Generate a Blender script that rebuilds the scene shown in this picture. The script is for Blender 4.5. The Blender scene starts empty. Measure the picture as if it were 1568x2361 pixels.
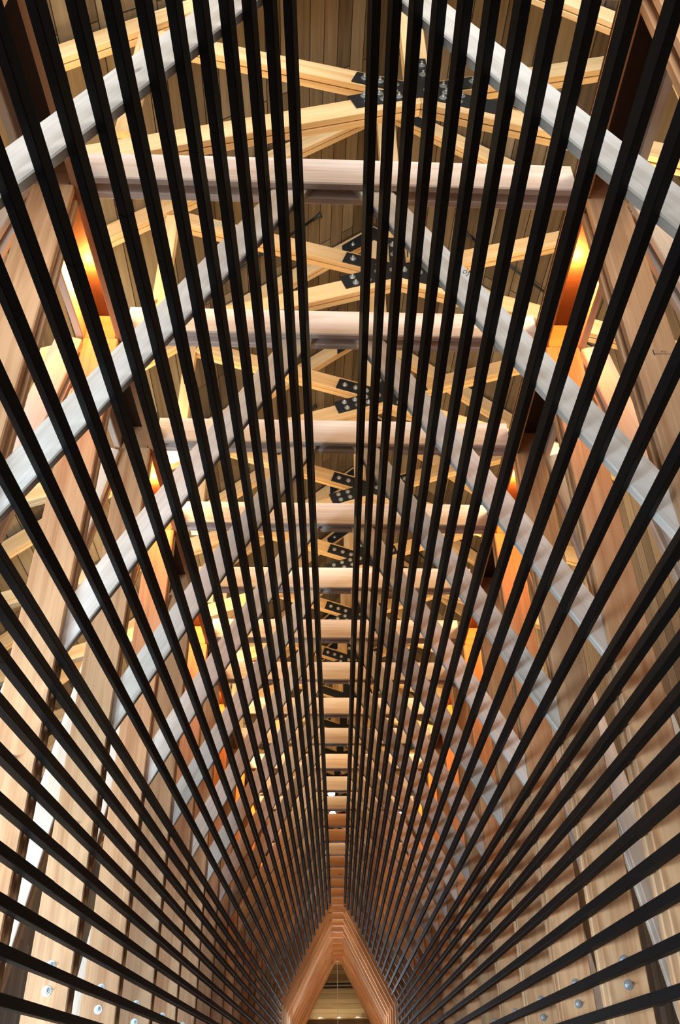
import bpy, bmesh, math, random
from mathutils import Vector, Matrix, Euler

random.seed(7)
PI = math.pi
scene = bpy.context.scene
COL = scene.collection

# ------------------------------------------------------------------ camera, light, exposure
ZC = 1.40                                   # eye height above the floor
def build_camera():
    th, ro, ya = math.radians(34.832), math.radians(-0.924), math.radians(0.604)
    fw0 = Vector((math.sin(ya), math.cos(ya), 0)); rt0 = Vector((math.cos(ya), -math.sin(ya), 0)); up0 = Vector((0, 0, 1))
    fw = fw0 * math.cos(th) + up0 * math.sin(th)
    up = -fw0 * math.sin(th) + up0 * math.cos(th)
    rt = rt0 * math.cos(ro) + up * math.sin(ro)
    up2 = -rt0 * math.sin(ro) + up * math.cos(ro)
    m = Matrix((( rt.x, up2.x, -fw.x, -0.0172), (rt.y, up2.y, -fw.y, 0.0), (rt.z, up2.z, -fw.z, ZC), (0, 0, 0, 1)))
    cd = bpy.data.cameras.new('camera')
    cd.sensor_fit = 'VERTICAL'; cd.sensor_height = 36.0; cd.lens = 36.0 * 1933.22 / 2361.0
    cd.clip_start = 0.05; cd.clip_end = 300
    co = bpy.data.objects.new('camera', cd); co.matrix_world = m
    COL.objects.link(co); scene.camera = co
build_camera()

scene.view_settings.view_transform = 'Standard'
scene.view_settings.look = 'None'
scene.view_settings.gamma = 1.0
scene.view_settings.use_curve_mapping = False
scene.view_settings.exposure = 0.0
try:
    scene.cycles.max_bounces = 7; scene.cycles.diffuse_bounces = 4; scene.cycles.glossy_bounces = 3
    scene.cycles.sample_clamp_indirect = 6.0
except Exception:
    pass

w = bpy.data.worlds.new('sky'); scene.world = w; w.use_nodes = True
bg = w.node_tree.nodes['Background']
bg.inputs['Color'].default_value = (0.72, 0.85, 1.0, 1); bg.inputs['Strength'].default_value = 0.6

def area(name, loc, target, sx, sy, power, color, spread=PI):
    ld = bpy.data.lights.new(name, 'AREA'); ld.shape = 'RECTANGLE'; ld.size = sx; ld.size_y = sy
    ld.energy = power; ld.color = color; ld.spread = spread
    o = bpy.data.objects.new(name, ld); COL.objects.link(o); o.location = loc
    o.rotation_euler = (Vector(target) - Vector(loc)).to_track_quat('-Z', 'Y').to_euler()
    return o
def point(name, loc, power, color, r=0.08):
    ld = bpy.data.lights.new(name, 'POINT'); ld.energy = power; ld.color = color; ld.shadow_soft_size = r
    o = bpy.data.objects.new(name, ld); COL.objects.link(o); o.location = loc
    return o
# daylight through the glazed end behind the camera, through the window in the left wall, through the far hall's left window
area('daylight_end_window', (0.6, -4.6, 5.5), (0.2, 6, 4.4), 5.0, 2.4, 950, (0.78, 0.88, 1.0))
area('daylight_left_window', (-3.4, 0.2, 0.75), (-0.8, 4.6, 1.25), 3.2, 0.9, 450, (0.56, 0.77, 1.0), 1.75)
area('hall_side_fill', (1.6, 25.5, 0.7), (0, 24.0, 3.6), 6.0, 1.2, 110, (1.0, 0.72, 0.48))  # added warm fill inside the hall, low on the right; not a window
area('daylight_hall_window_left', (-2.4, 22.5, 1.1), (0.8, 18.5, 2.6), 5.0, 1.6, 700, (0.66, 0.82, 1.0))
for y in (21.6, 24.6, 27.6): point('hall_floor_fill', (0.0, y, 0.35), 60, (1.0, 0.52, 0.26), 0.12)  # added fill points without fixtures, brightening the far frames from below
WARM = (1.0, 0.66, 0.32)

# ------------------------------------------------------------------ materials
def nt_new(name):
    m = bpy.data.materials.new(name); m.use_nodes = True
    nt = m.node_tree; b = nt.nodes['Principled BSDF']
    return m, nt, b
def wood(name, light, dark, rough=0.6, var=0.14, knots=0.55, grain=1.0, contrast=1.25, other=None):
    """Sawn timber: streaks and knots that follow each board's own length (attribute 'wc')."""
    m, nt, b = nt_new(name); N = nt.nodes; L = nt.links
    at = N.new('ShaderNodeAttribute'); at.attribute_name = 'wc'
    oi = N.new('ShaderNodeObjectInfo')
    sc = N.new('ShaderNodeVectorMath'); sc.operation = 'SCALE'; sc.inputs[0].default_value = (61.0, 23.0, 7.0)
    L.new(oi.outputs['Random'], sc.inputs['Scale'])
    ad = N.new('ShaderNodeVectorMath'); ad.operation = 'ADD'
    L.new(at.outputs['Vector'], ad.inputs[0]); L.new(sc.outputs[0], ad.inputs[1])
    def noise(scale, sx, sy, detail, dist=0.0):
        mp = N.new('ShaderNodeMapping'); mp.inputs['Scale'].default_value = (sx, sy, sy)
        L.new(ad.outputs[0], mp.inputs['Vector'])
        n = N.new('ShaderNodeTexNoise'); n.inputs['Scale'].default_value = scale; n.inputs['Detail'].default_value = detail
        n.inputs['Distortion'].default_value = dist
        L.new(mp.outputs[0], n.inputs['Vector']); return n
    n1 = noise(1.0, 0.9, 13.0, 5, 0.8)
    n2 = noise(1.0, 2.2, 95.0 * grain, 3, 0.3)
    n3 = noise(1.0, 1.1, 2.4, 2)
    mx = N.new('ShaderNodeMath'); mx.operation = 'MULTIPLY_ADD'
    L.new(n2.outputs['Fac'], mx.inputs[0]); mx.inputs[1].default_value = 0.45; L.new(n1.outputs['Fac'], mx.inputs[2])
    cr = N.new('ShaderNodeValToRGB')
    cr.color_ramp.elements[0].position = 0.5 - 0.0; cr.color_ramp.elements[0].color = (*dark, 1)
    cr.color_ramp.elements[1].position = 0.5 + 0.42 / contrast; cr.color_ramp.elements[1].color = (*light, 1)
    L.new(mx.outputs[0], cr.inputs['Fac'])
    tone = cr.outputs['Color']
    if other:                                   # second, redder tone for boards with a dark object colour
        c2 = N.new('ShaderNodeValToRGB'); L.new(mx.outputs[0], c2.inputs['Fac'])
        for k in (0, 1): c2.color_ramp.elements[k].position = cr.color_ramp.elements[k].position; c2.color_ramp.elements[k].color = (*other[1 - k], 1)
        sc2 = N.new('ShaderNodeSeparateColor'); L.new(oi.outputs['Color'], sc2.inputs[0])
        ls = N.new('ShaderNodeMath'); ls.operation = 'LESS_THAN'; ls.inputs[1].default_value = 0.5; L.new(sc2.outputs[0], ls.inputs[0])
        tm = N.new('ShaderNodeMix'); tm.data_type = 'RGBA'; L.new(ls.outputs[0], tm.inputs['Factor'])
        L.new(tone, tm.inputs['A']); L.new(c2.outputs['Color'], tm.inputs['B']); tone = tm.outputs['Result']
    # knots
    mp = N.new('ShaderNodeMapping'); mp.inputs['Scale'].default_value = (2.0, 5.5, 5.5); L.new(ad.outputs[0], mp.inputs['Vector'])
    vo = N.new('ShaderNodeTexVoronoi'); vo.inputs['Scale'].default_value = 1.0; L.new(mp.outputs[0], vo.inputs['Vector'])
    kr = N.new('ShaderNodeMapRange'); kr.inputs['From Min'].default_value = 0.05; kr.inputs['From Max'].default_value = 0.08
    kr.inputs['To Min'].default_value = 1.0; kr.inputs['To Max'].default_value = 0.0
    L.new(vo.outputs['Distance'], kr.inputs['Value'])
    sp = N.new('ShaderNodeSeparateColor'); L.new(vo.outputs['Color'], sp.inputs[0])
    gt = N.new('ShaderNodeMath'); gt.operation = 'GREATER_THAN'; gt.inputs[1].default_value = 1.0 - knots
    L.new(sp.outputs[0], gt.inputs[0])
    km = N.new('ShaderNodeMath'); km.operation = 'MULTIPLY'; L.new(kr.outputs[0], km.inputs[0]); L.new(gt.outputs[0], km.inputs[1])
    mk = N.new('ShaderNodeMix'); mk.data_type = 'RGBA'; L.new(km.outputs[0], mk.inputs['Factor'])
    L.new(tone, mk.inputs['A']); mk.inputs['B'].default_value = (dark[0]*0.35, dark[1]*0.25, dark[2]*0.2, 1)
    # board-to-board variation and soft blotches
    hs = N.new('ShaderNodeHueSaturation'); L.new(mk.outputs['Result'], hs.inputs['Color'])
    vr = N.new('ShaderNodeMapRange'); vr.inputs['To Min'].default_value = 1 - var; vr.inputs['To Max'].default_value = 1 + var
    L.new(oi.outputs['Random'], vr.inputs['Value'])
    bl = N.new('ShaderNodeMapRange'); bl.inputs['From Min'].default_value = 0.3; bl.inputs['From Max'].default_value = 0.7
    bl.inputs['To Min'].default_value = 0.86; bl.inputs['To Max'].default_value = 1.12; L.new(n3.outputs['Fac'], bl.inputs['Value'])
    vm = N.new('ShaderNodeMath'); vm.operation = 'MULTIPLY'; L.new(vr.outputs[0], vm.inputs[0]); L.new(bl.outputs[0], vm.inputs[1])
    L.new(vm.outputs[0], hs.inputs['Value'])
    L.new(hs.outputs['Color'], b.inputs['Base Color'])
    b.inputs['Roughness'].default_value = rough; b.inputs['Specular IOR Level'].default_value = 0.3
    bp = N.new('ShaderNodeBump'); bp.inputs['Strength'].default_value = 0.12; bp.inputs['Distance'].default_value = 0.002
    L.new(n2.outputs['Fac'], bp.inputs['Height']); L.new(bp.outputs[0], b.inputs['Normal'])
    return m
def boards(name, tones, width, length=2.6, rough=0.75, gap=0.004):
    """Boarding laid along the attribute's first axis, one tone per board."""
    m, nt, b = nt_new(name); N = nt.nodes; L = nt.links
    at = N.new('ShaderNodeAttribute'); at.attribute_name = 'wc'
    br = N.new('ShaderNodeTexBrick'); br.offset = 0.37; br.offset_frequency = 2; br.squash = 1.0
    br.inputs['Scale'].default_value = 1.0; br.inputs['Brick Width'].default_value = length; br.inputs['Row Height'].default_value = width
    br.inputs['Mortar Size'].default_value = gap; br.inputs['Mortar Smooth'].default_value = 0.1; br.inputs['Bias'].default_value = 0.0
    br.inputs['Color1'].default_value = (0, 0, 0, 1); br.inputs['Color2'].default_value = (1, 1, 1, 1); br.inputs['Mortar'].default_value = (0.5, 0.5, 0.5, 1)
    L.new(at.outputs['Vector'], br.inputs['Vector'])
    mp = N.new('ShaderNodeMapping'); mp.inputs['Scale'].default_value = (1.6, 26, 26); L.new(at.outputs['Vector'], mp.inputs['Vector'])
    # shift the streaks from board to board
    ad = N.new('ShaderNodeVectorMath'); ad.operation = 'MULTIPLY_ADD'; L.new(br.outputs['Color'], ad.inputs[0])
    ad.inputs[1].default_value = (19.3, 4.1, 0); L.new(mp.outputs[0], ad.inputs[2])
    n = N.new('ShaderNodeTexNoise'); n.inputs['Scale'].default_value = 1.0; n.inputs['Detail'].default_value = 5; L.new(ad.outputs[0], n.inputs['Vector'])
    mx = N.new('ShaderNodeMix'); mx.data_type = 'FLOAT'; mx.inputs['Factor'].default_value = 0.5
    sp = N.new('ShaderNodeSeparateColor'); L.new(br.outputs['Color'], sp.inputs[0])
    L.new(sp.outputs[0], mx.inputs['A']); L.new(n.outputs['Fac'], mx.inputs['B'])
    cr = N.new('ShaderNodeValToRGB'); e = cr.color_ramp.elements
    e[0].position = 0.22; e[0].color = (*tones[0], 1); e[1].position = 0.8; e[1].color = (*tones[-1], 1)
    for i, t in enumerate(tones[1:-1]):
        q = e.new(0.22 + 0.58 * (i + 1) / (len(tones) - 1)); q.color = (*t, 1)
    L.new(mx.outputs['Result'], cr.inputs['Fac'])
    mk = N.new('ShaderNodeMix'); mk.data_type = 'RGBA'; L.new(br.outputs['Fac'], mk.inputs['Factor'])
    L.new(cr.outputs['Color'], mk.inputs['A']); mk.inputs['B'].default_value = (tones[0][0]*.3, tones[0][1]*.3, tones[0][2]*.3, 1)
    L.new(mk.outputs['Result'], b.inputs['Base Color'])
    b.inputs['Roughness'].default_value = rough; b.inputs['Specular IOR Level'].default_value = 0.2
    return m
def plain(name, col, rough=0.5, metal=0.0, spec=0.5, emit=None, strength=0.0):
    m, nt, b = nt_new(name)
    b.inputs['Base Color'].default_value = (*col, 1); b.inputs['Roughness'].default_value = rough
    b.inputs['Metallic'].default_value = metal; b.inputs['Specular IOR Level'].default_value = spec
    if emit:
        b.inputs['Emission Color'].default_value = (*emit, 1); b.inputs['Emission Strength'].default_value = strength
    return m
def stain(name, c0, c1, r0, r1):
    """Black stained softwood: faint streaks and patchy sheen."""
    m, nt, b = nt_new(name); N = nt.nodes; L = nt.links
    at = N.new('ShaderNodeAttribute'); at.attribute_name = 'wc'
    mp = N.new('ShaderNodeMapping'); mp.inputs['Scale'].default_value = (1.5, 40, 40); L.new(at.outputs['Vector'], mp.inputs['Vector'])
    n = N.new('ShaderNodeTexNoise'); n.inputs['Scale'].default_value = 1.0; n.inputs['Detail'].default_value = 4; L.new(mp.outputs[0], n.inputs['Vector'])
    mx = N.new('ShaderNodeMix'); mx.data_type = 'RGBA'; L.new(n.outputs['Fac'], mx.inputs['Factor'])
    mx.inputs['A'].default_value = (*c0, 1); mx.inputs['B'].default_value = (*c1, 1); L.new(mx.outputs['Result'], b.inputs['Base Color'])
    rr = N.new('ShaderNodeMapRange'); rr.inputs['To Min'].default_value = r0; rr.inputs['To Max'].default_value = r1
    L.new(n.outputs['Fac'], rr.inputs['Value']); L.new(rr.outputs[0], b.inputs['Roughness'])
    b.inputs['Specular IOR Level'].default_value = 0.08
    return m

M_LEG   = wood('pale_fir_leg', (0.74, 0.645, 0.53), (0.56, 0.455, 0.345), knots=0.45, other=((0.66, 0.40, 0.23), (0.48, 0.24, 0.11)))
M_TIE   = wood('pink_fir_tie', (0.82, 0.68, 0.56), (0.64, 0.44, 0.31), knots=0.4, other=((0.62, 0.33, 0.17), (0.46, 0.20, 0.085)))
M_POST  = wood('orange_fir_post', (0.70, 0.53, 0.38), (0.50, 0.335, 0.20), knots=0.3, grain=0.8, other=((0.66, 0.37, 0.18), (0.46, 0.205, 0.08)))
M_BRACE = wood('pale_fir_brace', (0.74, 0.58, 0.44), (0.58, 0.42, 0.28), knots=0.4)
M_RAIL  = wood('fir_rail', (0.58, 0.29, 0.13), (0.46, 0.20, 0.08), knots=0.2)
M_TRUSS = wood('yellow_pine_truss', (0.88, 0.61, 0.31), (0.70, 0.42, 0.16), knots=0.45)
M_BATTEN = stain('black_stained_batten', (0.003, 0.003, 0.0034), (0.007, 0.0065, 0.0065), 0.50, 0.66)
M_STEEL = plain('black_steel_plate', (0.018, 0.022, 0.024), 0.42, 0.3)
M_ZINC  = plain('zinc_bolt', (0.72, 0.80, 0.82), 0.28, 0.9)
M_BLACK = plain('black_board', (0.012, 0.010, 0.009), 0.8)
M_DARK  = wood('dark_brown_board', (0.055, 0.024, 0.011), (0.04, 0.017, 0.007))
M_ROD   = plain('black_rod', (0.012, 0.013, 0.014), 0.4)
M_INK   = plain('black_ink', (0.03, 0.022, 0.018), 0.7)
M_TEAL  = plain('teal_ink', (0.25, 0.42, 0.44), 0.6)
M_WARM  = plain('warm_tube', (1, 0.8, 0.6), 0.5, emit=(1.0, 0.55, 0.2), strength=14)
M_COOL  = plain('cool_lens', (1, 1, 1), 0.4, emit=(0.80, 0.88, 1.0), strength=14)
M_SPOT  = plain('downlight_lens', (1, 1, 1), 0.4, emit=(1.0, 0.88, 0.70), strength=6)
M_CABLE = plain('grey_cable', (0.75, 0.74, 0.72), 0.5)
M_DECK  = boards('weathered_deck', [(0.08, 0.057, 0.035), (0.155, 0.112, 0.066), (0.22, 0.165, 0.10), (0.29, 0.24, 0.165)], 0.135, 2.4)
M_WALLB = boards('brown_wall_boards', [(0.085, 0.062, 0.043), (0.14, 0.103, 0.072), (0.22, 0.17, 0.122)], 0.14, 3.0)
M_FARB  = boards('olive_far_boards', [(0.23, 0.16, 0.085), (0.36, 0.26, 0.14), (0.48, 0.37, 0.22)], 0.15, 3.4)
M_FLOOR = boards('floor_boards', [(0.07, 0.05, 0.035), (0.11, 0.075, 0.05), (0.15, 0.10, 0.07)], 0.12, 1.8, rough=0.45)

# ------------------------------------------------------------------ mesh helpers
class MB:
    """Collects boards and turned shapes into ONE mesh with the grain attribute 'wc'."""
    def __init__(self): self.v = []; self.f = []; self.wc = []; self.smooth = []
    def board(self, p0, p1, wdir, width, thick, ch=0.004, k0=0.0, k1=0.0, seed=None):
        """Board from p0 to p1 (centre line), wide along wdir. k0/k1: how far each end shifts per metre of width (end cuts)."""
        p0 = Vector(p0); p1 = Vector(p1); ax = (p1 - p0); ln = ax.length; ax.normalize()
        wd = Vector(wdir); wd = (wd - ax * wd.dot(ax)).normalized(); td = ax.cross(wd)
        a, t = width / 2, thick / 2
        prof = [(-a + ch, -t), (a - ch, -t), (a, -t + ch), (a, t - ch), (a - ch, t), (-a + ch, t), (-a, t - ch), (-a, -t + ch)]
        r = random.Random(seed) if seed is not None else random
        ou, ov, ow = r.uniform(0, 40), r.uniform(0, 9), r.uniform(0, 9)
        b = len(self.v)
        for e, (p, k) in enumerate(((p0, k0), (p1, k1))):
            for (x, y) in prof:
                s = k * x
                self.v.append(p + wd * x + td * y + ax * s)
                self.wc.append((ou + (0 if e == 0 else ln) + s, ov + x, ow + y))
        n = len(prof)
        for i in range(n):
            j = (i + 1) % n
            self.f.append((b + i, b + j, b + n + j, b + n + i)); self.smooth.append(False)
        self.f.append(tuple(b + i for i in reversed(range(n)))); self.smooth.append(False)
        self.f.append(tuple(b + n + i for i in range(n))); self.smooth.append(False)
        return self
    def lathe(self, o, axis, prof, seg=10, smooth=True):
        """Revolve (distance along axis, radius) pairs."""
        o = Vector(o); ax = Vector(axis).normalized()
        u = ax.orthogonal().normalized(); v = ax.cross(u)
        b = len(self.v)
        for (h, r) in prof:
            for i in range(seg):
                a = 2 * PI * i / seg
                self.v.append(o + ax * h + (u * math.cos(a) + v * math.sin(a)) * r); self.wc.append((h, r * a, 0))
        for k in range(len(prof) - 1):
            for i in range(seg):
                j = (i + 1) % seg
                self.f.append((b + k*seg + i, b + k*seg + j, b + (k+1)*seg + j, b + (k+1)*seg + i)); self.smooth.append(smooth)
        self.f.append(tuple(b + i for i in reversed(range(seg)))); self.smooth.append(False)
        q = b + (len(prof) - 1) * seg
        self.f.append(tuple(q + i for i in range(seg))); self.smooth.append(False)
        return self
    def prism(self, pts, t):
        """Outline (list of 3-D points in a plane) thickened by vector t."""
        b = len(self.v); n = len(pts); t = Vector(t)
        for p in pts: self.v.append(Vector(p)); self.wc.append(tuple(p))
        for p in pts: self.v.append(Vector(p) + t); self.wc.append(tuple(p))
        self.f.append(tuple(b + i for i in range(n))); self.f.append(tuple(b + n + i for i in reversed(range(n))))
        self.smooth += [False, False]
        for i in range(n):
            j = (i + 1) % n
            self.f.append((b + j, b + i, b + n + i, b + n + j)); self.smooth.append(False)
        return self
    def tube(self, pts, r, seg=8):
        for a, c in zip(pts[:-1], pts[1:]):
            d = Vector(c) - Vector(a); self.lathe(a, d, [(0, r), (d.length, r)], seg)
        return self
    def mesh(self, name, mat):
        me = bpy.data.meshes.new(name)
        me.from_pydata([tuple(v) for v in self.v], [], self.f); me.update()
        bm = bmesh.new(); bm.from_mesh(me); bmesh.ops.recalc_face_normals(bm, faces=bm.faces); bm.to_mesh(me); bm.free()
        at = me.attributes.new('wc', 'FLOAT_VECTOR', 'POINT')
        flat = [c for t in self.wc for c in t]; at.data.foreach_set('vector', flat)
        me.polygons.foreach_set('use_smooth', self.smooth)
        me.materials.append(mat); return me
    def build(self, name, mat, parent=None, loc=None):
        o = bpy.data.objects.new(name, self.mesh(name, mat)); COL.objects.link(o)
        if parent: o.parent = parent
        if loc: o.location = loc
        return o
def empty(name, loc, rz=0.0):
    o = bpy.data.objects.new(name, None); COL.objects.link(o); o.location = loc; o.rotation_euler = (0, 0, rz)
    o.empty_display_size = 0.2; return o
def tag(o, label=None, cat=None, group=None, kind=None):
    if label: o['label'] = label
    if cat: o['category'] = cat
    if group: o['group'] = group
    if kind: o['kind'] = kind
    return o
KIDS = {}
def kids(o): return [c for c in bpy.data.objects if c.parent == o]
def copy_tree(o, parent=None, tree=None):
    c = o.copy(); COL.objects.link(c)
    if parent: c.parent = parent
    for (ch, sub) in tree or []:
        copy_tree(ch, c, sub)
    return c
def tree_of(o): return [(c, tree_of(c)) for c in kids(o)]
ORD = ('first second third fourth fifth sixth seventh eighth ninth tenth eleventh twelfth thirteenth fourteenth fifteenth sixteenth seventeenth '
       'eighteenth nineteenth twentieth twenty-first twenty-second twenty-third twenty-fourth twenty-fifth twenty-sixth twenty-seventh twenty-eighth '
       'twenty-ninth thirtieth thirty-first thirty-second thirty-third thirty-fourth').split()

# ------------------------------------------------------------------ dimensions (metres; heights from the eye, see Z())
def Z(h): return ZC + h
SP = 0.915; Y1 = 2.2535; G = 0.0382          # frame spacing, first full frame in view, skew of the frames to the passage
AL = math.radians(61.44); PT = 0.1337        # slope of the A, batten pitch
BX0, BH0 = 0.1545, 3.2578                    # topmost batten centre
HB, HT = 3.3734, 3.5621                      # tie beam bottom and top
TH = 0.038
NBAT = 18                                    # frames that carry battens reach this far
Y_END = 18.79

# ------------------------------------------------------------------ setting
RX0, RZ0, RSL = 0.58, 6.72, 0.87             # ridge line of the roof deck and its slope
def roofpt(x, y, h): return Vector((x * math.cos(G) - y * math.sin(G), x * math.sin(G) + y * math.cos(G), Z(h)))
def deck_side(s, name):
    b = MB(); run = 4.15 if s < 0 else 3.3
    n = Vector((s * RSL, 0, 1)).normalized()
    c, sn = math.cos(G), math.sin(G)
    p = [roofpt(RX0, -1.5, RZ0), roofpt(RX0, 35.5, RZ0), roofpt(RX0 + s*run, 35.5, RZ0 - RSL*run), roofpt(RX0 + s*run, -1.5, RZ0 - RSL*run)]
    b.prism(p, (0, 0, 0.06))
    L = run * math.hypot(1, RSL)
    uv = [(0, 0), (37, 0), (37, L), (0, L)]
    b.wc = [(u, v + (3.07 if s > 0 else 0), 0) for u, v in uv] * 2
    return tag(b.build(name, M_DECK), kind='structure')
deck_side(-1, 'ceiling_left'); deck_side(1, 'ceiling_right')
def slab(name, p, t, uv, mat):
    b = MB(); b.prism(p, t); b.wc = [(*q, 0) for q in uv] * 2
    return tag(b.build(name, mat), kind='structure')
slab('floor', [(-6, -6, 0), (7, -6, 0), (7, 37, 0), (-6, 37, 0)], (0, 0, -0.08), [(0, 0), (0, 13), (43, 13), (43, 0)], M_FLOOR)
wl, wr = RX0 - 4.0, RX0 + 3.0
ht = Z(RZ0 - RSL * 4.0) - 0.01
def wall(name, x, y0, y1, t):
    ht = Z(RZ0 - RSL * abs(x - RX0)) - 0.01
    a, c = roofpt(x, y0, 0), roofpt(x, y1, 0)
    slab(name, [(a.x, a.y, 0), (c.x, c.y, 0), (c.x, c.y, ht), (a.x, a.y, ht)], (t, 0, 0), [(0, 0), (0, y1-y0), (ht, y1-y0), (ht, 0)], M_WALLB)
wall('wall_left', wl, 3.2, 35.0, -0.12)
XW = 2.25                                    # the right wall runs with the passage, not with the roof
def deck_h(x, y): return RZ0 - RSL * abs(x * math.cos(G) + y * math.sin(G) - RX0)
slab('wall_right', [(XW, -1.4, 0), (XW, 34.0, 0), (XW, 34.0, Z(deck_h(XW, 34.0)) - .012), (XW, -1.4, Z(deck_h(XW, -1.4)) - .012)], (0.12, 0, 0),
     [(0, 0), (0, 35.4), (Z(deck_h(XW, 34.0)), 35.4), (Z(deck_h(XW, -1.4)), 0)], M_WALLB)
def far_wall():
    a, c, r = roofpt(wl, 34.0, 0), roofpt(wr, 34.0, 0), roofpt(RX0, 34.0, RZ0 - 0.02)
    hr = Z(RZ0 - RSL * 3.0) - 0.01
    slab('wall_far', [(a.x, a.y, 0), (c.x, c.y, 0), (c.x, c.y, hr), r, (a.x, a.y, ht)], (0, 0.15, 0),
         [(0, 0), (7, 0), (7, hr), (4, r.z), (0, ht)], M_FARB)
far_wall()

# ------------------------------------------------------------------ timber frames
def bolt_mesh():
    b = MB()
    b.lathe((0, 0, 0), (0, -1, 0), [(0, 0.021), (0.003, 0.021)], 14)
    b.lathe((0, 0, 0), (0, -1, 0), [(0.003, 0.0125), (0.012, 0.0125)], 6, False)
    b.lathe((0, 0, 0), (0, -1, 0), [(0.012, 0.007), (0.026, 0.0065)], 8)
    return b.mesh('bolt', M_ZINC)
BOLT = bolt_mesh()
def bolt(parent, loc):
    o = bpy.data.objects.new('bolt', BOLT); COL.objects.link(o); o.parent = parent; o.location = loc; return o

XA = 0.118; LW = 0.14
def make_frame(bolts):
    r = empty('timber_frame', (0, 0, 0), G)
    yA, yB, yC, yF = TH/2, TH*1.5, TH*2.5, -TH/2
    for y in (yA, yC):
        MB().board((-1.113, y, Z((HB+HT)/2)), (1.113, y, Z((HB+HT)/2)), (0, 0, 1), HT-HB, TH, 0.006).build('tie_beam', M_TIE, r)
    for s in (-1, 1):
        d = Vector((s*math.cos(AL), 0, -math.sin(AL)))              # down the slope
        n = Vector((s*math.sin(AL), 0, math.cos(AL)))               # outward
        a = Vector((s*XA, yB, Z(HB)))                               # on the underside line at tie-beam bottom
        c0 = a + n*(LW/2) - d*0.10; c1 = a + n*(LW/2)
        # lower end: run to the outer edge of the post
        t1 = (1.30 - abs(c1.x)) / math.cos(AL)
        MB().board(c0, c1 + d*t1, n, LW, TH, 0.005, k0=1/math.tan(AL), k1=-math.tan(AL)*0.55).build('leg', M_LEG, r)
        for y in (yA, yC):
            MB().board((s*1.2385, y, 0), (s*1.2385, y, Z(3.309)), (1, 0, 0), 0.184, TH, 0.005).build('post', M_POST, r)
        # raking brace: two planks either side of the front post plank
        def bx(h): return 1.28 + (3.55 - h)*0.153
        for y in (yF, yB):
            p0 = Vector((s*(bx(-ZC) + 0.07), y, 0.0)); p1 = Vector((s*(bx(3.29) + 0.07), y, Z(3.28)))
            MB().board(p0, p1, (1, 0, 0), 0.14, TH, 0.005, k0=s*0.153, k1=s*0.153).build('brace', M_BRACE, r)
        MB().board((s*1.1645, TH*1.5, Z(3.397)), (s*1.321, TH*1.5, Z(3.397)), (0, 0, 1), 0.172, TH*3, 0.003).build('blocking', M_RAIL, r)
        if bolts:
            for h in (0.47, 0.375): bolt(r, (s*1.238, 0.0, Z(h)))
            bolt(r, (s*1.238, 0.0, Z(1.05)))
    return r
proto_b = make_frame(True); tb = tree_of(proto_b)
proto_n = make_frame(False); tn = tree_of(proto_n)
frames = []
for i, n in enumerate(range(-1, 32)):
    near = n <= 13
    if n == -1: o = proto_b
    elif n == 31: o = proto_n
    else: o = copy_tree(proto_b if near else proto_n, None, tb if near else tn)
    o.location = (0, Y1 + (n-1)*SP, 0)
    where = 'behind the black battens' if n <= 19 else 'past the battens'
    tag(o, 'pale fir A-frame with double tie beam %s, %s from near end' % (where, ORD[i]), 'timber frame', 'A-frames along the passage')
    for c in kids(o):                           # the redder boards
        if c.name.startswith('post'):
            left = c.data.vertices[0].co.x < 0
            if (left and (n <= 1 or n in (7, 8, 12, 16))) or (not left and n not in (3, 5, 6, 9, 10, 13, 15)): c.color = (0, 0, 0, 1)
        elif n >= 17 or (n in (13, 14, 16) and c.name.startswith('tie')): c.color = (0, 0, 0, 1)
    frames.append(o)
YL0, YL1 = Y1 - 2*SP - 0.05, Y1 + 30*SP + 0.16

# long rails over the posts, black board closing the channel between them
for s, side in ((-1, 'left'), (1, 'right')):
    o = MB().board((s*1.1385, YL0, Z(3.397)), (s*1.1385, YL1, Z(3.397)), (0, 0, 1), 0.174, TH, 0.005).build('rail', M_RAIL)
    tag(o, 'long brown rail at the %s ends of the tie beams' % side, 'rail')
    o = MB().board((s*1.346, YL0, Z(3.397)), (s*1.346, YL1, Z(3.397)), (0, 0, 1), 0.174, TH, 0.005).build('outer_plate', M_BRACE)
    tag(o, 'pale plate over the outer edges of the %s posts' % side, 'wall plate')
    o = MB().board((s*1.242, YL0, Z(3.494)), (s*1.242, YL1, Z(3.494)), (1, 0, 0), 0.245, 0.016, 0.002).build('channel_board', M_DARK)
    tag(o, 'brown board closing the top of the %s rail channel' % side, 'board')

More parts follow.
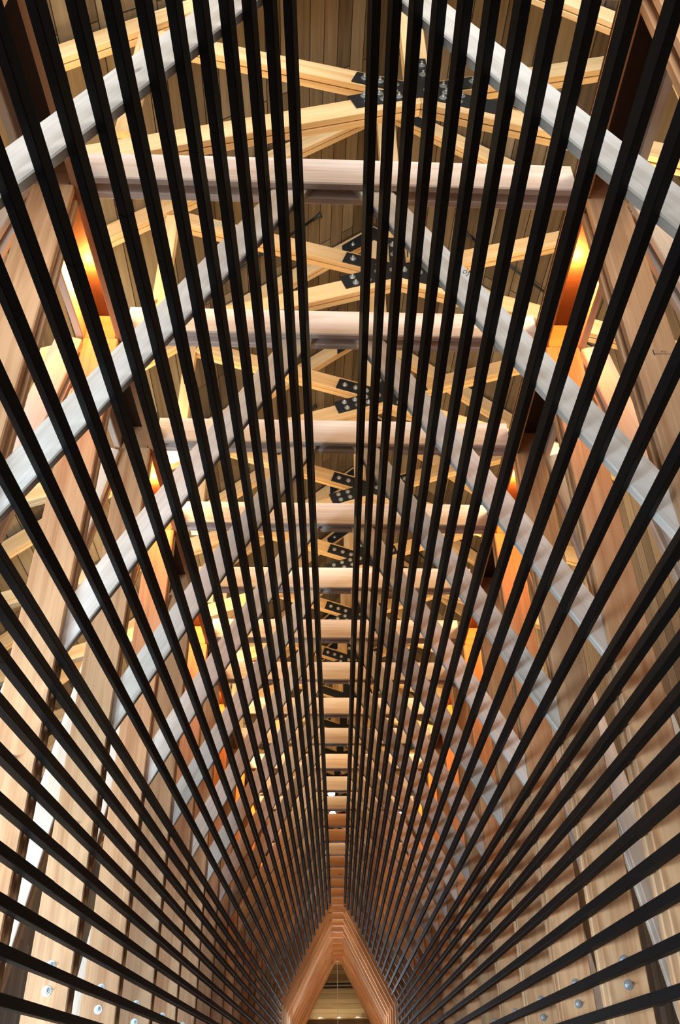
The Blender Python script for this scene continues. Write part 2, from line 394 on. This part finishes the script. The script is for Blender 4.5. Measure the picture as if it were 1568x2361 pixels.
# ------------------------------------------------------------------ black battens
def batten(x, h, ang, rng, y0=0.39, y1=Y_END):
    """One 38 mm square batten, butt-jointed from several lengths."""
    b = MB(); S = 0.038
    wd = Vector((math.cos(ang), 0, math.sin(ang)))
    cuts = [y0]; y = y0 + rng.choice((1.2, 2.1, 3.0, 3.9)) + 0.06
    while y < y1 - 1.0:
        cuts.append(y); y += rng.choice((3.66, 4.575, 4.575, 5.49))
    cuts.append(y1)
    for a, c in zip(cuts[:-1], cuts[1:]):
        jx, jz = rng.uniform(-.0012, .0012), rng.uniform(-.0012, .0004)
        b.board((x + jx, a + 0.0012, Z(h) + jz), (x + jx, c - 0.0012, Z(h) + jz), wd, S, S, 0.0022, seed=rng.random())
    o = b.build('batten', M_BATTEN)
    return o
rng = random.Random(21)
for s, side in ((-1, 'left'), (1, 'right')):
    for i in range(15):
        x, h = s*(BX0 + i*PT*math.cos(AL)), BH0 - i*PT*math.sin(AL)
        o = batten(x, h, -s*AL, rng)
        tag(o, 'black batten under the %s slope of the frames, %s below ridge gap' % (side, ORD[i]), 'batten', 'black battens of the %s slope' % side)
    for k in range(10):
        o = batten(s*1.117, 1.472 - PT*k, 0, rng)
        tag(o, 'black batten along the %s posts, %s below the foot of the slope' % (side, ORD[k]), 'batten', 'black battens of the %s wall' % side)

# ------------------------------------------------------------------ scissor trusses above the tie beams
RT = 6.6                                       # ridge node; star node at 4.55 (heights from the eye)
def star_outline(arms):
    arms = sorted(arms, key=lambda a: a[0]); pts = []
    n = len(arms)
    for i, (a, L, hw) in enumerate(arms):
        u = Vector((math.cos(a), math.sin(a))); v = Vector((-u.y, u.x))
        pts += [u*L - v*hw, u*L + v*hw]
        a2, L2, hw2 = arms[(i+1) % n]
        u2 = Vector((math.cos(a2), math.sin(a2))); v2 = Vector((-u2.y, u2.x))
        # left edge of this arm meets right edge of the next
        p, q = v*hw, -v2*hw2; den = u.x*u2.y - u.y*u2.x
        if abs(den) > 0.2:
            t = ((q.x-p.x)*u2.y - (q.y-p.y)*u2.x) / den
            if 0 < t < min(L, L2): pts.append(p + u*t)
    return pts
def truss_member(x0, h0, x1, h1, wdt=0.14, k0=0.0, k1=0.0, dy=0.0):
    b = MB(); d = Vector((x1-x0, 0, h1-h0)).normalized(); up = Vector((-d.z, 0, d.x))
    if up.z < 0: up = -up
    for y in (-0.0215, 0.0215):                 # two plies with a dark joint between
        b.board((x0, y+dy, Z(h0)), (x1, y+dy, Z(h1)), up, wdt, TH, 0.004, k0=k0, k1=k1)
    return b
def make_truss(detail):
    r = empty('roof_truss', (0, 0, 0), G)
    def member(nm, x0, h0, x1, h1, wdt=0.14, mat=M_TRUSS, k0=0.0, k1=0.0, dy=0.0):
        return truss_member(x0, h0, x1, h1, wdt, k0, k1, dy).build(nm, mat, r)
    for s in (-1, 1):
        e = 3.9 if s < 0 else 1.69
        member('bottom_chord', s*0.0015, 4.50, s*e, 4.50 - 0.37*e, k0=-0.37, k1=-0.37)
        member('top_chord', s*0.0015, RT, s*e, RT - 0.87*e, k0=-0.87, k1=-0.87)
        member('web', s*0.10, 4.585, s*1.50, 4.55 + 0.34*1.50, 0.13)
        member('strut', s*1.56, 4.06, s*1.56, 5.08, 0.089)
    member('king_post', 0, 4.58, 0, RT - 0.10, 0.14)
    arms = [(math.radians(90), 0.34, .055), (math.radians(161), 0.38, .052), (math.radians(200.3), 0.40, .06), (math.radians(-20.3), 0.46, .06), (math.radians(19), 0.36, .052)]
    pts = star_outline(arms)
    for y in (-0.0405, 0.0405):
        sy = -1 if y < 0 else 1
        b = MB(); b.prism([(p.x, y, Z(4.54) + p.y) for p in pts], (0, sy*0.008, 0)); b.build('star_plate', M_STEEL, r)
    b = MB(); b.prism([(-.3, -.0405, Z(RT-.36)), (-.3, -.0405, Z(RT-.22)), (0, -.0405, Z(RT+.06)), (.3, -.0405, Z(RT-.22)), (.3, -.0405, Z(RT-.36)), (0, -.0405, Z(RT-.12))], (0, -0.008, 0)); b.build('ridge_plate', M_STEEL, r)
    if detail:
        for (a, L, hw) in arms:
            u = Vector((math.cos(a), math.sin(a))); v = Vector((-u.y, u.x))
            for t in (0.14, 0.23, 0.32) if L > 0.35 else (0.16, 0.26):
                for q in ((-0.5, 0.5) if hw > 0.053 else (0.0,)):
                    p = u*(t if t < L-.03 else L-.05) + v*hw*q
                    bolt(r, (p.x, -0.0485, Z(4.54) + p.y))
        for q in (-.04, .04): bolt(r, (q, -0.0485, Z(4.54)))
        for q in (-.2, .2): bolt(r, (q, -0.0485, Z(RT-.2)))
        # teal grade mark at the left web joint: short strokes
        b = MB()
        for i in range(5):
            x = -1.30 + i*0.022; h = 4.55 + 0.34*1.28 - .02*i*.34/.34*0
            b.prism([(x, -0.0407, Z(h-.02)), (x+.008, -0.0407, Z(h-.02)), (x-.018, -0.0407, Z(h+.035)), (x-.026, -0.0407, Z(h+.035))], (0, -0.0006, 0))
        b.build('grade_mark', M_TEAL, r)
    return r
pt_d = make_truss(True); ttd = tree_of(pt_d)
pt_n = make_truss(False); ttn = tree_of(pt_n)
TSP, TY1 = 1.2265, 2.49
for i, k in enumerate(range(-1, 25)):
    if k == -1: o = pt_d
    elif k == 24: o = pt_n
    else: o = copy_tree(pt_d if k < 7 else pt_n, None, ttd if k < 7 else ttn)
    o.location = roofpt(RX0, TY1 + k*TSP, -ZC)
    e = XW + 0.0382 * (TY1 + k*TSP) - RX0 - 0.05         # the right-hand chords end at the wall
    for c in kids(o):
        if c.data.vertices[0].co.x > 0 and c.name.startswith('bottom_chord'):
            c.data = truss_member(0.0015, 4.50, e, 4.50 - 0.37*e, k0=-0.37, k1=-0.37).mesh('bottom_chord', M_TRUSS)
        elif c.data.vertices[0].co.x > 0 and c.name.startswith('top_chord'):
            c.data = truss_member(0.0015, RT, e, RT - 0.87*e, k0=-0.87, k1=-0.87).mesh('top_chord', M_TRUSS)
    tag(o, 'yellow pine roof truss with black star plate above tie beams, %s from near end' % ORD[i], 'roof truss', 'roof trusses over the passage')

# thin black tie rods from the deck down to the trusses
def rod(p0, p1, label):
    b = MB(); b.tube([p0, p1], 0.011, 10)
    d = (Vector(p1)-Vector(p0)).normalized()
    o = b.build('tie_rod', M_ROD)
    c = MB(); c.lathe(Vector(p0), d, [(0.0, 0.03), (0.012, 0.03), (0.03, 0.017), (0.08, 0.016)], 12); c.build('rod_socket', M_ROD, o)
    tag(o, label, 'tie rod', 'tie rods under the roof deck')
for i, k in enumerate((0, 1, 2, 3)):
    yy = 4.50 + k*2*TSP - 2*TSP
    for s, x0, x1, side in ((-1, 0.07, -0.60, 'left'), (1, 1.32, 1.95, 'right')):
        h0 = RZ0 - RSL*abs(x0 - RX0) - 0.005
        p0 = roofpt(x0 + 0.0, yy, h0); p1 = roofpt(x1, yy + 0.12, h0 - 0.60)
        rod(p0, p1, 'black tie rod hanging from the deck %s of the ridge, %s from the near end' % (side, ORD[i]))

# ------------------------------------------------------------------ lamps
def strip(s, n, side, idx):
    y = Y1 + (n-1)*SP + 0.115 + 0.40
    m = MB()
    if s > 0: m.tube([(1.318, y-.12, Z(3.474)), (1.318, y+.12, Z(3.474))], 0.006, 8)
    else:
        for q in range(16): m.lathe((-1.166, y - .26 + q*.034, Z(3.474)), (0, 1, 0), [(-.005, .001), (-.0025, .004), (.0025, .004), (.005, .001)], 8)
    o = m.build('strip_lamp', M_WARM)
    c = MB()
    if s > 0: c.board((1.3225, y-.15, Z(3.480)), (1.3225, y+.15, Z(3.480)), (0, 0, 1), .008, .008, .001)
    else: c.board((-1.1605, y-.28, Z(3.476)), (-1.1605, y+.28, Z(3.476)), (0, 0, 1), .008, .004, .001)
    c.build('lamp_holder', M_BLACK, o)
    tag(o, 'warm strip lamp in the %s rail channel, %s from the near end' % (side, ORD[idx]), 'lamp', 'strip lamps in the rail channels')
    point('strip_lamp_light', (s*1.245, y, Z(3.44)), 30, (1.0, 0.36, 0.075), 0.03)
for s, side in ((-1, 'left'), (1, 'right')):
    for idx, n in enumerate((1, 3, 5, 7, 9, 11, 13)):
        strip(s, n, side, idx)
def flood(x, y, h, label, cool):
    p = roofpt(x, y, h)
    o = empty('floodlight', p); tag(o, label, 'floodlight', 'floodlights on the trusses')
    MB().lathe((0, 0, 0), (0, -0.6, -0.8), [(-.12, .035), (-.10, .055), (0, .075), (.012, .075)], 16).build('housing', M_ROD, o)
    MB().lathe(Vector((0, -0.6, -0.8))*0.0125, (0, -0.6, -0.8), [(0, .066), (.004, .066)], 16).build('lens', M_COOL if cool else M_WARM, o)
    MB().board((0, .05, .06), (0, .05, .26), (1, 0, 0), .04, .012, .002).build('bracket', M_ROD, o)
flood(0.50, 15.55, 4.55, 'white floodlight above the passage, nearer of the two over the ridge gap', True)
flood(0.57, 17.00, 4.58, 'white floodlight above the passage, farther of the two over the ridge gap', True)
flood(1.93, 17.15, 4.60, 'white floodlight above the right slope of the battens', True)
# warm work lights up in the roof
for y in [Y1 - 1.2 + 2*SP*i for i in range(16)]:
    for x in (-1.35, 1.50):
        p = Vector((x, y, Z(3.80))); point('roof_lamp_light', p, (42 if y < 4 else (60 if y < 12 else 26)) * (1 if x < 0 else 0.7), (1.0, 0.76, 0.44), 0.12)

# ------------------------------------------------------------------ far end
def far_end():
    p = roofpt(RX0, 33.98, 0)
    o = empty('double_bar', (-0.9, 33.9 - 0.02, Z(3.19)))
    for q in (-0.055, 0.055):
        MB().board((-2.0, 0, q), (2.0, 0, q), (0, 0, 1), 0.06, 0.05, 0.004).build('bar', M_BLACK, o)
    tag(o, 'pair of black horizontal bars across the far board wall', 'bars')
    o = empty('light_shelf', (-0.9, 33.72, Z(2.16)))
    MB().board((-2.0, 0, 0), (2.0, 0, 0), (0, 1, 0), 0.42, 0.05, 0.004).build('shelf_board', M_TRUSS, o)
    MB().board((-2.0, -.19, -.12), (2.0, -.19, -.12), (0, 0, 1), 0.19, 0.03, 0.004).build('fascia', M_FARB, o)
    for x in (-0.62, 0.02, 0.66):
        MB().lathe((x + 0.9, -0.06, 0.0252), (0, 0, 1), [(0, .06), (.02, .06), (.03, .04)], 14).build('downlight', M_SPOT, o)
    tag(o, 'timber light shelf with three small lights on the far wall', 'shelf')
    for x in (-0.62, 0.02, 0.66): point('shelf_light', (x, 33.5, Z(2.35)), 6, (1, 0.85, 0.6), 0.05)
    o = empty('pendant_cable', (-0.02, Y1 + 29*SP + .057, Z(HB)))
    MB().lathe((0, 0, 0), (0, 0, -1), [(0, .075), (.02, .075), (.035, .03)], 18).build('ceiling_rose', M_CABLE, o)
    MB().tube([(0, 0, -.03), (0, 0, -2.3)], 0.006, 8).build('cable', M_CABLE, o)
    MB().lathe((0, 0, -2.3), (0, 0, -1), [(0, .02), (.05, .05), (.12, .06), (.17, .045), (.19, .01)], 16).build('bulb', M_SPOT, o)
    tag(o, 'thin pale pendant cable hanging from the last frames at the far end', 'pendant')
far_end()

# ------------------------------------------------------------------ ink marks on the timber
def stamp(parent, x, h, ang, y, lines, size, label, bars=None):
    # flat ink lettering on the near face of a board
    def text(t, i):
        cu = bpy.data.curves.new('stamp_lettering', 'FONT'); cu.body = t; cu.size = size; cu.align_x = 'CENTER'; cu.align_y = 'CENTER'
        tmp = bpy.data.objects.new('tmp_text', cu); me = bpy.data.meshes.new_from_object(tmp); bpy.data.objects.remove(tmp)
        me.transform(Matrix.Translation((0, 0, (0.5 - i) * size * 1.05)) @ Matrix.Rotation(PI/2, 4, 'X'))
        me.materials.clear(); me.materials.append(M_INK)
        to = bpy.data.objects.new('stamp_lettering', me); COL.objects.link(to); return to
    if lines:
        o = text(lines[0], 0); o.parent = parent
        for i, t in enumerate(lines[1:]): text(t, i + 1).parent = o
        for q in bars: MB().prism([(q-.002, 0, -.015), (q+.002, 0, -.015), (q+.002, 0, .015), (q-.002, 0, .015)], (0, -.0004, 0)).build('stamp_bar', M_INK, o)
    else:
        b = MB(); n = 20
        for i in range(n):
            if i in (4, 11): continue
            a0, a1 = 2*PI*i/n, 2*PI*(i+1)/n
            b.prism([(.020*math.cos(a0), 0, .014*math.sin(a0)), (.020*math.cos(a1), 0, .014*math.sin(a1)), (.015*math.cos(a1), 0, .0095*math.sin(a1)), (.015*math.cos(a0), 0, .0095*math.sin(a0))], (0, -.0004, 0))
        for q, r_ in ((-.03, -.024), (-.012, -.026), (.006, -.024), (.024, -.027), (.036, -.004)):
            b.prism([(q-.005, 0, r_-.004), (q+.005, 0, r_-.004), (q+.006, 0, r_+.004), (q-.004, 0, r_+.004)], (0, -.0004, 0))
        o = b.build('ink_stamp', M_INK, parent)
    o.location = (x, y - 0.0006, Z(h)); o.rotation_euler = (0, ang, 0)
    if not lines: o.scale = (0.65, 1, 0.65)
    tag(o, label)
stamp(frames[2], 1.267, 2.335, PI, 0.0, ['DOUGLAS FIR', 'PLIB'], 0.0125, 'black ink stamp printed upside down', bars=(-.040, .040))
stamp(frames[2], 0.55, 2.83, -AL, TH, [], 0.01, 'small oval ink grade stamp')
stamp(frames[6], 1.12, 2.36, -AL, TH, [], 0.01, 'small oval ink grade stamp')
